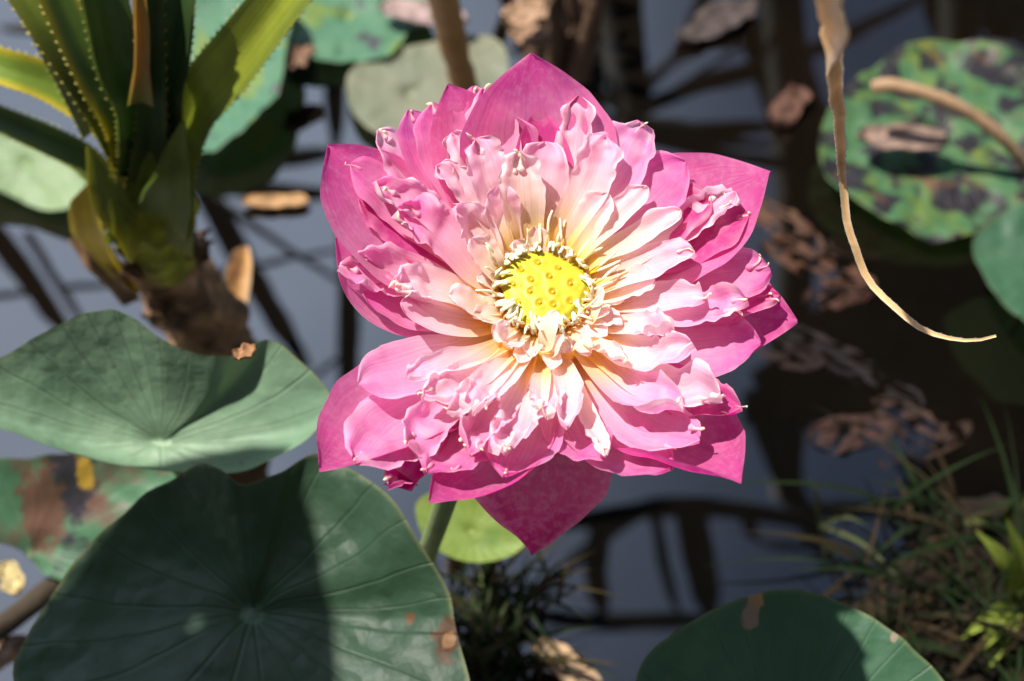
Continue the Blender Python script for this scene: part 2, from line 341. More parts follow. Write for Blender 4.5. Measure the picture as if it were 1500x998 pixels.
# ------------------------------------------------------------------ the flower
FL = empty('lotus_flower', F0-AX*.03, 'pink double lotus flower with yellow seed pod, in full bloom', 'lotus flower')
PROF = {
 'outer': ([0, .12, .35, .55, .70, .84, .93, .975, 1], [.20, .42, .84, 1.0, .96, .68, .34, .13, 0.01]),
 'hang': ([0, .2, .42, .60, .74, .86, .94, 1], [.34, .76, 1.0, .92, .62, .30, .13, .01]),
 'spoon': ([0, .12, .35, .60, .78, .90, .965, 1], [.16, .26, .56, .92, 1.0, .82, .50, .06]),
 'strap': ([0, .15, .40, .65, .82, .93, .98, 1], [.42, .55, .76, .95, 1.0, .86, .55, .10]),
}
PAL = {   # base, middle, outer end, rim
 'outer': ((.86, .55, .54), (.78, .27, .49), (.62, .07, .29), (.74, .19, .42)),
 'outer_shade': ((.74, .34, .36), (.54, .11, .22), (.42, .03, .13), (.64, .20, .32)),  # outer pinks darkened to burgundy for the shade on the bottom petal
 'deep':  ((.86, .42, .50), (.70, .11, .38), (.58, .04, .26), (.72, .16, .40)),
 'mid':   ((.95, .66, .26), (.88, .42, .60), (.71, .125, .42), (.82, .30, .55)),
 'light': ((.96, .70, .20), (.92, .56, .69), (.82, .27, .55), (.90, .52, .70)),
 'pale':  ((.96, .68, .14), (.94, .74, .72), (.90, .53, .70), (.95, .78, .83)),
 'cream': ((.96, .66, .09), (.96, .80, .60), (.94, .71, .76), (.96, .88, .85)),
}
def petal(pts, W, kind='mid', shape='spoon', cup=.5, ruf=0.0, nub=0, twist=0.0, layer=2, seed=None, base=None, keel=0.0, tipn=0.0, nu=19, nv=50, face=False):
    seed = random.random()*50 if seed is None else seed
    if shape == 'strap' and layer < 5: W *= 1.22
    elif shape == 'spoon': W *= 1.12
    P = [fl(*p) for p in pts]
    if base is None:
        v = P[0]-F0; th = math.atan2(v.dot(LY), v.dot(LX)); rb = .011-.0008*layer if layer < 3 else .0155
        base = F0+LX*(rb*math.cos(th))+LY*(rb*math.sin(th))+AX*(-.026+.0025*layer if layer < 3 else -.0135)
    C = spline([base]+P, nv); T = unit(np.gradient(C, axis=0))
    ax = np.array(AX); rad = C-np.array(F0); rad = rad-(rad@ax)[:, None]*ax; rad = unit(rad)
    t = np.linspace(0, 1, nv)
    N0 = unit(ax*(.95)-rad*.45)
    if face: N0 = unit(np.array(CAMP-F0)[None]+0*rad)
    Sd = unit(np.cross(T, N0)); N = unit(np.cross(Sd, T))
    if twist:
        a = (twist*smooth(.1, .9, t))[:, None]; Sd, N = Sd*np.cos(a)+N*np.sin(a), N*np.cos(a)-Sd*np.sin(a)
    m = float(np.mean([pxm(p) for p in P])); w = np.interp(t, *PROF[shape])
    ker = np.array([.25, .5, .25]); wp = w.copy(); w[1:-1] = np.convolve(w, ker, 'valid')
    w = w*W*m; Wm = W*m
    u = np.linspace(-1, 1, nu)
    ca = np.maximum(cup*(1.15-.35*t)*(1+(1.5*min(ruf, .75) if shape == 'strap' else .6*ruf)*smooth(.55, .98, t)), 1e-3)
    Rr = (w/ca)[:, None]; ph = ca[:, None]*u[None]
    off_s = Rr*np.sin(ph); off_n = Rr*(1-np.cos(ph)) - keel*w[:, None]*(1-np.abs(u[None]))**2
    G = C[:, None]+Sd[:, None]*off_s[..., None]+N[:, None]*off_n[..., None]
    rf = smooth(.56, 1.0, t); col = np.zeros((nv, nu, 3)); c = [np.array(x) for x in PAL[kind]]
    rnd = random.Random(int(seed*1000)); f1 = rnd.uniform(1.6, 2.6); p1 = rnd.uniform(0, 6); p2 = rnd.uniform(0, 6)
    jit = rnd.uniform(-.06, .06)
    for i in range(nv):
        for j in range(nu):
            p = G[i, j]; a = rf[i]; e = abs(u[j])
            d = .0022*nz(p, 55, seed)*smooth(.05, .4, t[i]) * (1 if W > 20 else .5)
            d += .10*Wm*e*e*math.sin(f1*3*t[i]*2+p1+(1.6 if u[j] > 0 else 0))*smooth(.2, .7, t[i])*.6
            if ruf:
                d += ruf*Wm*a*(.34*math.sin(f1*PI*u[j]+p1+3*t[i])*(.35+e)+.55*nz(p, 110, seed+3)+.3*nz(p, 230, seed+9))
                fq = math.sin(2*PI*(f1*2.6*t[i]+1.5*nz(p, 30, seed+50))+p2+(2.4 if u[j] > 0 else 0))
                d += ruf*Wm*a*e*e*.34*fq; G[i, j] += Sd[i]*(ruf*Wm*a*e*e*.22*math.cos(fq*2+p1)*(1 if u[j] > 0 else -1))
                G[i, j] += Sd[i]*(ruf*Wm*a*.45*nz(p, 120, seed+21))+T[i]*(ruf*Wm*a*.55*nz(p, 95, seed+33))
            if tipn: d += tipn*Wm*smooth(.72, 1.0, t[i])
            G[i, j] += N[i]*d
            q = t[i]+jit+.10*nz(p, 40, seed+2)
            k = c[0]*(1-smooth(.16, .56, q))+c[1]*smooth(.16, .56, q)
            s2 = smooth(.48, 1.0, q+.08*e*e); k = k*(1-s2)+c[2]*s2
            ed = smooth(.72, 1.0, e)*smooth(.3, .6, t[i])*.6; k = k*(1-ed)+c[3]*ed
            if ruf:
                b = max(0, nz(p, 150, seed+40))*1.5*a*min(1, ruf*1.6)*(.4+.6*smooth(.6, 1, t[i])); b = min(.85, b+.55*a*smooth(.72, 1.0, e)*smooth(.6, .9, t[i])*min(1, ruf*1.5)); k = k*(1-b)+np.array((.94, .84, .80))*b
            col[i, j] = k
    uv = np.stack(np.broadcast_arrays((u[None]+1)/2+seed, t[:, None]+seed), -1)
    b = MB(); b.grid(G, 0, col, uv); o = b.build('petal', M['petal'], FL)
    if nub and rnd.random() < .8:
        nb = MB()
        for q in range(nub):
            j = nu//2 if nub == 1 else int(rnd.uniform(3, nu-4)); i = nv-2 if nub == 1 else nv-rnd.randint(2, 5)
            p0 = Vector(G[i, j]); tv = Vector(T[i]); sv = Vector(Sd[i]); nv_ = Vector(N[i])
            L = rnd.choice([.0022, .003, .004, .006]); r = rnd.uniform(.0003, .00075)
            a = (tv*rnd.uniform(.5, 1.2)+sv*rnd.uniform(-.6, .6)+nv_*rnd.uniform(-.1, .5)).normalized()
            bb = (a*rnd.uniform(.1, 1)+sv*rnd.uniform(-.8, .8)+nv_*rnd.uniform(-.5, .5)).normalized()
            cc = (bb+sv*rnd.uniform(-1, 1)+tv*rnd.uniform(-.6, .6)).normalized()
            C2 = spline([p0-tv*.0045, p0-tv*.001, p0+a*L*.4, p0+a*L*.4+bb*L*.35, p0+a*L*.4+bb*L*.35+cc*L*.3], 13)
            wv = np.array([.6, 2.2, 2.5, 2.1, 1.6, 1.2, .95, .85, .85, 1.0, 1.1, .9, .3])*np.array([1+.35*nz(x, 500, q) for x in C2])
            nb.tube(C2, r*wv, 7, 0, True, (c[3]*(1-np.clip(np.linspace(-.3, 1.4, 13), 0, 1))[:, None]+np.array((.95, .86, .70))*np.clip(np.linspace(-.3, 1.4, 13), 0, 1)[:, None])[:, None, :])
        nb.build('anther_tip', M['petal'], o)
    return o

# --- outer bowl
petal([(795, 330, -.6), (785, 200, 2.2), (778, 78, 4.6)], 122, 'outer', 'outer', .55, layer=0, seed=1, keel=.05)
petal([(900, 390, -1.4), (1020, 320, 1.0), (1129, 251, 3.2)], 108, 'outer', 'outer', .60, layer=0, seed=2)
petal([(930, 465, -2.4), (1060, 470, -1.6), (1168, 470, -.2)], 98, 'outer', 'outer', .45, layer=0, seed=3)
petal([(885, 560, -2.6), (978, 652, -1.7), (1086, 704, 1.2)], 118, 'outer', 'outer', 1.0, layer=0, seed=4, twist=.3)
petal([(797, 560, -3.0), (789, 680, -4.2), (778, 813, -9.4)], 112, 'outer_shade', 'hang', .40, layer=0, seed=5, face=True)
petal([(690, 550, -2.6), (585, 625, -1.9), (467, 688, .8)], 116, 'outer', 'outer', 1.1, layer=0, seed=6, twist=-.3)
petal([(680, 430, -1.7), (578, 350, .4), (480, 212, 2.6)], 108, 'outer', 'outer', .85, layer=0, seed=7)
petal([(745, 330, -.6), (700, 230, 1.6), (655, 124, 3.2)], 78, 'outer', 'outer', .5, layer=0, seed=8)
petal([(640, 455, -1.9), (555, 440, -.4), (492, 345, 1.2)], 70, 'outer', 'outer', .9, layer=0, seed=9)
# the rolled rim at lower left
petal([(760, 590, -2.2), (715, 690, -1.3), (628, 734, .6)], 105, 'outer', 'outer', 1.4, layer=1, seed=10)
# --- second row, clockwise from the top
petal([(797, 330, -.4), (794, 250, 1.4), (790, 155, 2.8)], 48, 'deep', 'outer', .5, layer=1)
petal([(775, 330, -.3), (760, 250, 1.4), (745, 170, 2.6)], 36, 'mid', 'spoon', .5, .25, 1, layer=1)
petal([(850, 370, -.5), (930, 300, 1.2), (1004, 238, 2.6)], 52, 'mid', 'spoon', .45, .1, layer=1)
petal([(880, 390, -.6), (960, 330, .9), (1040, 285, 2.2)], 48, 'deep', 'spoon', .6, .25, layer=1)
petal([(900, 400, -.7), (1010, 350, .9), (1098, 314, 2.2)], 46, 'deep', 'spoon', .55, .1, 1, layer=1)
petal([(900, 440, -1.0), (1020, 418, .2), (1127, 395, 1.4)], 46, 'mid', 'spoon', .4, .15, 2, layer=2)
petal([(920, 455, -1.4), (1040, 450, -.5), (1142, 432, .8)], 36, 'deep', 'spoon', .55, .2, 2, layer=1)
petal([(910, 490, -1.6), (1020, 510, -.6), (1112, 500, .6)], 56, 'mid', 'spoon', .4, .12, 1, layer=1)
petal([(890, 515, -1.8), (1000, 585, -.8), (1086, 602, .8)], 42, 'deep', 'spoon', .9, .2, 2, layer=1)
petal([(860, 530, -1.6), (945, 620, -.6), (1024, 646, .7)], 52, 'light', 'spoon', .5, .18, 2, layer=2)
petal([(830, 560, -1.9), (880, 650, -1.2), (985, 690, .2)], 60, 'mid', 'spoon', .9, .1, layer=1)
petal([(815, 560, -1.7), (840, 640, -.8), (890, 672, .4)], 44, 'mid', 'spoon', .7, .1, layer=1)
petal([(785, 560, -1.7), (765, 640, -.8), (740, 700, .5)], 62, 'mid', 'spoon', .8, .15, 1, layer=1)
petal([(740, 560, -1.6), (680, 640, -.6), (626, 692, .8)], 52, 'mid', 'spoon', .5, .2, 2, layer=2)
petal([(700, 545, -1.5), (600, 615, -.6), (517, 674, .8)], 58, 'light', 'spoon', .45, .22, 1, layer=2)
petal([(690, 510, -1.4), (610, 540, -.3), (524, 563, .9)], 46, 'light', 'spoon', .5, .12, 2, layer=2)
petal([(680, 470, -1.2), (600, 462, -.2), (530, 430, 1.0)], 32, 'mid', 'spoon', .8, .1, 0, layer=2)
petal([(680, 440, -.9), (590, 410, .4), (504, 393, 1.6)], 44, 'light', 'spoon', .8, .5, 3, layer=2)
petal([(660, 400, -.6), (590, 330, .6), (525, 290, 1.5)], 44, 'deep', 'spoon', .6, .15, 0, layer=1)
petal([(670, 370, -.4), (590, 290, 1.1), (513, 240, 2.2)], 48, 'mid', 'spoon', .45, .1, 1, layer=2)
petal([(680, 350, -.3), (610, 270, 1.2), (553, 190, 2.6)], 32, 'light', 'spoon', .6, .35, 2, layer=2)
petal([(700, 330, -.2), (640, 250, 1.4), (598, 160, 2.7)], 40, 'mid', 'spoon', .5, .1, 1, layer=1)
petal([(715, 330, -.1), (665, 240, 1.6), (633, 151, 2.9)], 46, 'mid', 'spoon', .45, .1, 1, layer=2)
petal([(740, 320, 0), (715, 230, 1.6), (692, 128, 3.0)], 42, 'mid', 'spoon', .5, .15, 1, layer=1)
petal([(750, 320, 0), (725, 230, 1.8), (711, 131, 3.1)], 38, 'light', 'spoon', .6, .25, 1, layer=2)
petal([(600, 690, -1.2), (585, 700, -.8), (570, 712, .4)], 30, 'deep', 'spoon', 1.0, .3, 2, layer=1)
# --- inner, ruffled and pale
petal([(735, 335, .0), (695, 270, 1.6), (662, 196, 2.8)], 26, 'pale', 'strap', .7, .6, 1, layer=3)
petal([(755, 335, .2), (720, 270, 1.8), (698, 200, 3.0)], 30, 'pale', 'strap', .7, .45, 1, layer=3)
petal([(770, 340, .3), (762, 280, 1.8), (757, 222, 3.0)], 32, 'cream', 'strap', .8, .45, 3, layer=3)
petal([(790, 335, .2), (795, 265, 1.7), (800, 205, 2.8)], 34, 'pale', 'strap', .6, .25, 0, layer=2)
petal([(810, 335, .2), (835, 240, 1.8), (848, 143, 3.3)], 27, 'pale', 'strap', .8, .55, 1, layer=3)
petal([(835, 345, .1), (895, 255, 1.8), (943, 178, 3.2)], 46, 'light', 'spoon', .5, .3, 1, layer=2)
petal([(825, 345, .3), (865, 270, 1.9), (890, 195, 3.2)], 30, 'pale', 'strap', .7, .5, 0, layer=3)
petal([(850, 370, .3), (900, 320, 1.4), (948, 275, 2.4)], 20, 'cream', 'strap', .8, .4, 1, layer=3)
petal([(865, 385, .1), (940, 345, 1.3), (995, 308, 2.4)], 20, 'cream', 'strap', .8, .4, 1, layer=3)
petal([(880, 405, -.1), (990, 340, 1.2), (1080, 284, 2.5)], 28, 'pale', 'strap', .8, .6, 3, layer=3)
petal([(880, 420, -.1), (950, 390, 1.0), (1018, 366, 2.1)], 28, 'pale', 'strap', .8, .4, 2, layer=3)
petal([(890, 445, -.5), (970, 440, .5), (1032, 438, 1.6)], 24, 'pale', 'strap', .7, .4, 1, layer=3)
petal([(895, 460, -.6), (1000, 462, .4), (1094, 442, 1.7)], 26, 'light', 'strap', .7, .6, 2, layer=3)
petal([(885, 480, -.6), (945, 482, .6), (990, 478, 1.6)], 24, 'pale', 'strap', 1.0, .7, 2, layer=4)
petal([(880, 495, -.7), (945, 525, .4), (1012, 508, 1.4)], 32, 'pale', 'strap', .7, .7, 2, layer=3)
petal([(860, 500, -.3), (890, 515, .6), (915, 526, 1.3)], 15, 'cream', 'strap', 1.0, .7, 2, layer=4)
petal([(870, 510, -.9), (970, 570, .1), (1062, 582, 1.4)], 36, 'pale', 'strap', .7, .7, 3, layer=3)
petal([(860, 515, -.8), (930, 580, .1), (1000, 592, 1.2)], 34, 'light', 'strap', .7, .6, 2, layer=3)
petal([(830, 540, -.7), (865, 620, .2), (888, 668, 1.2)], 15, 'cream', 'strap', .9, .5, 2, layer=4)
petal([(820, 530, -.5), (835, 580, .4), (832, 622, 1.2)], 22, 'pale', 'strap', 1.0, .7, 2, layer=4)
petal([(800, 540, -.8), (800, 580, .1), (802, 612, .9)], 24, 'pale', 'strap', .8, .6, 2, layer=3)
petal([(785, 540, -.8), (765, 605, .1), (738, 662, 1.2)], 34, 'pale', 'strap', .9, .75, 3, layer=3)
petal([(760, 540, -.8), (720, 610, .1), (686, 655, 1.1)], 32, 'light', 'strap', .8, .65, 3, layer=3)
petal([(760, 525, -.6), (720, 570, .5), (692, 605, 1.4)], 28, 'pale', 'strap', .9, .7, 2, layer=4)
petal([(745, 515, -.6), (680, 560, .5), (622, 588, 1.3)], 28, 'pale', 'strap', .9, .65, 2, layer=4)
petal([(740, 508, -.6), (665, 532, .5), (597, 556, 1.3)], 22, 'pale', 'strap', .9, .5, 2, layer=4)
petal([(720, 540, -1.0), (645, 610, .0), (597, 657, 1.0)], 32, 'light', 'strap', .8, .6, 2, layer=3)
petal([(750, 520, -.5), (700, 575, .6), (655, 605, 1.4)], 24, 'pale', 'strap', .9, .7, 2, layer=4)
petal([(700, 480, -.9), (640, 472, .1), (585, 445, 1.0)], 26, 'pale', 'strap', .7, .2, 0, layer=3)
petal([(700, 450, -.6), (640, 425, .6), (572, 410, 1.6)], 30, 'pale', 'strap', .9, .6, 3, layer=3)
petal([(705, 410, -.2), (650, 350, 1.0), (588, 305, 2.2)], 38, 'light', 'strap', .8, .6, 3, layer=3)
petal([(690, 380, -.1), (620, 310, 1.3), (552, 270, 2.4)], 28, 'light', 'strap', .9, .7, 2, layer=3)
petal([(720, 385, .1), (695, 340, 1.0), (665, 305, 2.0)], 30, 'pale', 'strap', .8, .55, 2, layer=4)
petal([(735, 360, .2), (705, 300, 1.4), (640, 240, 2.4)], 24, 'pale', 'strap', .8, .6, 1, layer=3)
petal([(745, 350, .3), (735, 310, 1.3), (730, 270, 2.2)], 24, 'pale', 'strap', .8, .2, 0, layer=3)
petal([(845, 360, .2), (865, 320, 1.2), (890, 285, 2.0)], 24, 'cream', 'strap', .7, .2, 0, layer=3)
petal([(725, 400, .1), (708, 375, .8), (690, 350, 1.4)], 22, 'cream', 'strap', .7, .2, 0, layer=4)
petal([(720, 460, -.3), (690, 448, .3), (655, 435, .9)], 22, 'cream', 'strap', .7, .2, 0, layer=4)
petal([(890, 430, -.1), (925, 418, .5), (960, 410, 1.1)], 22, 'cream', 'strap', .7, .2, 0, layer=4)
# --- short cream petaloids filling the ring round the pod
for q in range(26):
    a = 2*PI*q/26+random.uniform(-.1, .1); cx, cy = 797+math.cos(a)*random.uniform(96, 126), 432-math.sin(a)*random.uniform(84, 112)
    petal([(797+math.cos(a)*74, 440-math.sin(a)*64, -.35), (cx, cy, random.uniform(-.1, .5))], random.uniform(13, 20), 'cream', 'strap', .7, random.uniform(.1, .5), 0, layer=5, seed=60+q*1.3, nu=11, nv=24)
# --- small flaps leaning over the pod
for pts, W in (([(742, 505, .2), (736, 485, .8), (738, 468, 1.2)], 13), ([(798, 515, .2), (803, 485, 1.0), (814, 455, 1.5)], 15),
               ([(838, 515, .2), (855, 500, .8), (862, 475, 1.2)], 8), ([(812, 525, .1), (818, 505, .7), (825, 490, 1.0)], 9), ([(868, 470, .1), (878, 440, .6), (882, 420, 1.0)], 8)):
    petal(pts, W, 'cream', 'strap', .5, .2, 0, layer=5, base=fl(pts[0][0], pts[0][1]+12, -.9))

# --- pod
def pod():
    k = NT('yellow_pod'); n = k.noise(k.obj(), 220, 4); c = k.col()
    cc = k.mix(1.0, c, k.ramp(n, (.3, .85), (.7, 1.08)), 'MULTIPLY'); m = k.surf(cc, .5, .4, k.bump(n, .2, .0006), .2)
    holes = [(-.50, .40), (-.12, .60), (.36, .48), (.60, .06), (.62, -.42), (.30, -.78), (-.15, -.86), (-.58, -.45), (-.70, .02), (-.28, .12), (.14, .22), (-.32, -.18), (.20, -.20), (-.10, -.46), (.22, -.52)]
    rp = .0194; nr, na = 34, 96
    b = MB(); rr = np.linspace(0, 1, nr); th = np.linspace(0, 2*PI, na, endpoint=False)
    V = []; cl = []
    for r in rr:
        for a in th:
            x, y = r*math.cos(a), r*math.sin(a)
            z = .0022*(1-r*r)-.0016*smooth(.85, 1, r)+.0003*nz((x, y, 0), 5)
            c0 = np.array((.56, .46, .018)); c1 = np.array((.47, .45, .04)); cc0 = c0*(.6)+c1*.4
            for hx, hy in holes:
                d = math.hypot(x-hx, y-hy)
                z += .0003*math.exp(-((d-.125)/.05)**2)-.0007*(1-smooth(.05, .10, d))
                g = 1-smooth(.085, .17, d); cc0 = cc0*(1-g*.7)+np.array((.56, .34, .006))*g*.7
            wob = 1+.05*math.sin(3*a+1)+.03*math.sin(5*a)
            p = F0+LX*(x*rp*wob)+LY*(y*rp*wob)+AX*z; V.append(tuple(p)); cl.append(cc0)
    V = np.array(V).reshape(nr, na, 3); b.grid(V, 0, np.array(cl).reshape(nr, na, 3), None, wrap=True)
    # side: tapering cone down to the receptacle
    prof = [(1.0, -.0016), (1.0, -.004), (.93, -.009), (.78, -.016), (.62, -.022), (.5, -.030)]
    G = np.array([[tuple(F0+LX*(q*rp*(1+.05*math.sin(3*a+1)+.03*math.sin(5*a))*math.cos(a))+LY*(q*rp*(1+.05*math.sin(3*a+1)+.03*math.sin(5*a))*math.sin(a))+AX*z) for a in th] for q, z in prof])
    b.grid(G, 0, np.broadcast_to((.80, .46, .02), G.shape), None, wrap=True)
    po = b.build('seed_pod', m, FL)
    sm = mat_simple('orange_seed', (.56, .29, .006), .4, .5, .1, .15, 300)
    for hx, hy in holes:
        s = MB(); c0 = F0+LX*(hx*rp)+LY*(hy*rp)+AX*(.0022*(1-hx*hx-hy*hy)-.0006)
        G = []
        for q in np.linspace(0.02, PI*.62, 7): G.append([tuple(c0+LX*(.00105*math.sin(q)*math.cos(a))+LY*(.00105*math.sin(q)*math.sin(a))+AX*(.0010*math.cos(q))) for a in np.linspace(0, 2*PI, 12, endpoint=False)])
        s.grid(np.array(G), wrap=True); s.build('seed', sm, po)
pod()
# --- the golden receptacle the petals spring from
b = MB(); th_ = np.linspace(0, 2*PI, 72, endpoint=False)
b.grid(np.array([[tuple(F0+LX*(r_*math.cos(a))+LY*(r_*math.sin(a))+AX*(z_+.0008*math.sin(9*a))) for a in th_] for r_, z_ in ((.0135, -.0125), (.017, -.0095), (.021, -.0080), (.025, -.0085), (.028, -.0105), (.028, -.016), (.015, -.027))]), 0, None, None, wrap=True)
b.build('receptacle', mat_simple('golden_receptacle', (.92, .62, .10), .6, .3, .3, .15, 300), FL)
# --- stamens
def stamen(p0, p1, p2, r=.00048, ra=.00075, short=False):
    C = spline([p0, p1, p2], 18); C = C+np.array([[.0005*nz(c, 130, 4+p0.x*900), .0005*nz(c, 130, 9+p0.y*900), .0004*nz(c, 130, 3)] for c in C])*3*np.linspace(0, 1, 18)[:, None]; b = MB(); k = 12
    b.tube(C[:k+1], r, 6, 0)
    rad = ra*np.array([.55, .9, 1, 1, 1, .9, .55]); b.tube(C[k:k+6], rad[1:], 7, 1)
    return b.build('stamen', [M['filament'], M['anther']], FL)
rs = random.Random(5)
def loc(th, r, z): return F0+LX*(r*math.cos(th))+LY*(r*math.sin(th))+AX*z
for i in range(96):
    th = 2*PI*i/96+rs.uniform(-.05, .05)
    lean = rs.random()
    if lean < .70:      # anthers bent in over the pod's edge
        a2 = th+rs.uniform(-.25, .25)
        stamen(loc(th, .012, -.020), loc(th, .0215+rs.uniform(0, .002), -.002+rs.uniform(-.003, .002)), loc(a2, .0172+rs.uniform(-.0012, .0025), .0035+rs.uniform(-.001, .0025)), ra=rs.uniform(.0007, .001))
    else:               # standing away from it
        stamen(loc(th, .012, -.020), loc(th, .021, .0), loc(th+rs.uniform(-.2, .2), .027+rs.uniform(-.002, .007), .008+rs.uniform(-.003, .006)), ra=rs.uniform(.00055, .0007))
# --- stalk
b = MB(); foot = at(612, 845, .0); foot = Vector((foot.x, foot.y, 0))
b.tube(spline([F0-AX*.026, fl(690, 640, -6), at(640, 770, .27), at(622, 830, .16), foot-Vector((0, 0, .05))], 30), np.linspace(.0062, .0055, 30), 10)
b.build('stalk', M['stalk'], FL)


# ------------------------------------------------------------------ the spiny screw pine at the left
M['spiny'] = mat_vcol('spiny_leaf', .40, .4, .42, 26, 2.5, .25, 30, .28)
M['trunk'] = mat_vcol('ragged_trunk', .85, .2, 0, 6, 14, .9, 55, .6)
M['dry'] = mat_vcol('dry_straw', .75, .25, .18, 30, 1.5, .45, 80, .35)
def strap(path, W, cols, mat, name, parent=None, fold=.35, spines=0, N0=(0, -.45, .9), n=40, twist=(0, 0), wprof=None, spinecol=(.42, .36, .06), crumple=0.0, seed=0., tagargs=None, spinelen=.0021):
    """long leaf: path of world points; cols = (centre, edge, base, tip edge); W half width in metres"""
    C = spline(path, n); T = unit(np.gradient(C, axis=0)); t = np.linspace(0, 1, n)
    Sd = unit(np.cross(T, np.array(N0, float)[None])); N = unit(np.cross(Sd, T))
    a = (twist[0]+(twist[1]-twist[0])*t)[:, None]; Sd, N = Sd*np.cos(a)+N*np.sin(a), N*np.cos(a)-Sd*np.sin(a)
    if wprof is None: wprof = ([0, .5, 1], [1, .9, .5])
    w = np.interp(t, *wprof)*W; u = np.linspace(-1, 1, 13)
    G = C[:, None]+Sd[:, None]*(w[:, None]*u[None])[..., None]+N[:, None]*(w[:, None]*(fold*np.abs(u)**1.3)[None])[..., None]
    col = np.zeros((n, 13, 3)); ce, ed, ba, te = [np.array(c) for c in cols]
    for i in range(n):
        for j in range(13):
            p = G[i, j]
            if crumple:
                G[i, j] += N[i]*crumple*W*(nz(p, 45, seed)+.6*nz(p, 110, seed+3))+Sd[i]*crumple*W*.7*nz(p, 60, seed+7)
            e = smooth(.45, 1, abs(u[j])+.25*nz(p, 18, seed))
            c = ce*(1-e)+(ed*(1-t[i])+te*t[i])*e
            b = 1-smooth(.0, .30, t[i]+.08*nz(p, 25, seed+4)); col[i, j] = c*(1-b)+ba*b
    uv = np.stack(np.broadcast_arrays((u[None]+1)/2+seed, t[:, None]+seed), -1)
    b = MB(); b.grid(G, 0, col, uv)
    under = G-N[:, None]*(.0012+.05*W*(1-np.abs(u[None, :, None]))); b.grid(under[:, ::-1], 0, col[:, ::-1]*.9, uv)
    if spines:
        for q in range(spines):
            f = (q+.5+rs.uniform(-.2, .2))/spines*(n-2); i = int(f)
            for j, sg in ((0, -1), (12, 1)):
                p = G[i, j]+(G[i+1, j]-G[i, j])*(f-i); L = spinelen
                tip = p+Sd[i]*sg*L*.8+T[i]*L*.9+N[i]*L*.2
                b.add([p-T[i]*L*.5, p+T[i]*L*.5, tip, p-N[i]*.0012], [(0, 1, 2), (0, 2, 3), (1, 3, 2)], 0, [spinecol]*4)
    o = b.build(name, mat, parent)
    if tagargs: tag(o, *tagargs)
    return o
TB = at(330, 560, .0); TT = at(205, 262, .30)
SP = empty('screw_pine', Vector((TB.x, TB.y, 0)), 'spiny sword leaved screw pine with ragged brown trunk at the left', 'screw pine', 'screw pines')
def trunk():
    n, m = 90, 72; C = spline([TB+Vector((0, 0, -.03)), at(300, 480, .075), at(238, 372, .18), TT+Vector((0, 0, -.02)), TT+Vector((-.002, 0, .006))], n)
    T = unit(np.gradient(C, axis=0)); A = unit(np.cross(T, np.array([0, -1, .2])[None])); B = np.cross(A, T)
    G = np.zeros((n, m, 3)); col = np.zeros((n, m, 3))
    for i in range(n):
        t = i/(n-1); r0 = .0285*(1-.12*t)*(1+.10*math.sin(t*7))*(1-.55*smooth(.86, 1, t))
        for j in range(m):
            th = 2*PI*j/m
            # overlapping leaf-base scars wound round the stem
            ph = (t*15+th/(2*PI)*2+.25*math.sin(3*th)) % 1
            p = C[i]+A[i]*math.cos(th)*r0+B[i]*math.sin(th)*r0
            r = r0*(1+.16*(ph-.5)+.30*nz(p, 30, 2)+.16*nz(p, 80, 6))
            G[i, j] = C[i]+(A[i]*math.cos(th)+B[i]*math.sin(th))*r
            q = .5+.9*nz(p, 38, 8); c = np.array((.10, .055, .03))*(1-q)+np.array((.36, .20, .10))*q
            f = smooth(.35, .6, nz(p, 55, 12)+.3); c = c*(1-f*.5)+np.array((.48, .30, .16))*f*.5
            g = smooth(.62, .80, t+.18*nz(p, 24, 3)); c = c*(1-g)+np.array((.30, .32, .03))*g
            col[i, j] = np.clip(c, .01, 1)
    uv = np.stack(np.broadcast_arrays(np.linspace(0, 1, m)[None], np.linspace(0, 1, n)[:, None]), -1)
    b = MB(); b.grid(G, 0, col, uv, wrap=True); b.build('trunk', M['trunk'], SP)
    for i in range(26):      # frayed old leaf bases standing off the trunk
        k = rs.randint(6, 66); th = rs.uniform(-.4, PI+.6); d = A[k]*math.cos(th)+B[k]*math.sin(th)
        p = C[k]+d*.026; L = rs.uniform(.014, .032); tip = p+d*rs.uniform(.004, .016)+T[k]*L
        c = rs.choice([(.16, .09, .045), (.09, .05, .03), (.24, .15, .07)])
        strap([Vector(p), Vector(p*.5+tip*.5+d*.004), Vector(tip)], rs.uniform(.005, .010), (c, c, tuple(x*.6 for x in c), c), M['dry'], 'leaf_base', SP, n=12, N0=tuple(d), wprof=([0, .6, 1], [1, .8, .15]), crumple=.5, seed=i*1.3)
trunk()
GR, YE, DK, OL = (.19, .28, .035), (.60, .48, .03), (.10, .18, .045), (.33, .39, .04)
def sp_leaf(path, W, ce, ed, ba=None, **k):
    k.setdefault('wprof', ([0, .14, .3, .6, 1], [1.7, 1.35, 1, .95, .75])); P = [at(*p) for p in path]; k.setdefault('N0', tuple((CAMP-P[len(P)//2]).normalized()+Vector((0, .15, .1)))); k['twist'] = tuple(.6*x for x in k.get('twist', (0, 0)))
    return strap(P, W, (ce, ed, ba or GR, ed), M['spiny'], 'leaf', SP, **k)
sp_leaf([(228, 352, .255), (238, 300, .29), (250, 242, .325), (276, 170, .36), (324, 110, .395), (405, 7, .44), (480, -90, .47)], .0150, OL, (.20, .25, .035), (.24, .26, .03), spines=46, fold=.30, seed=1, wprof=([0, .14, .3, .6, 1], [1.7, 1.35, 1, 1.05, .8]))
sp_leaf([(205, 335, .265), (200, 280, .30), (184, 190, .35), (146, 120, .385), (88, 0, .43), (50, -90, .46)], .0135, (.12, .19, .035), YE, (.22, .25, .03), spines=40, fold=.4, seed=2, twist=(-.2, -.1))
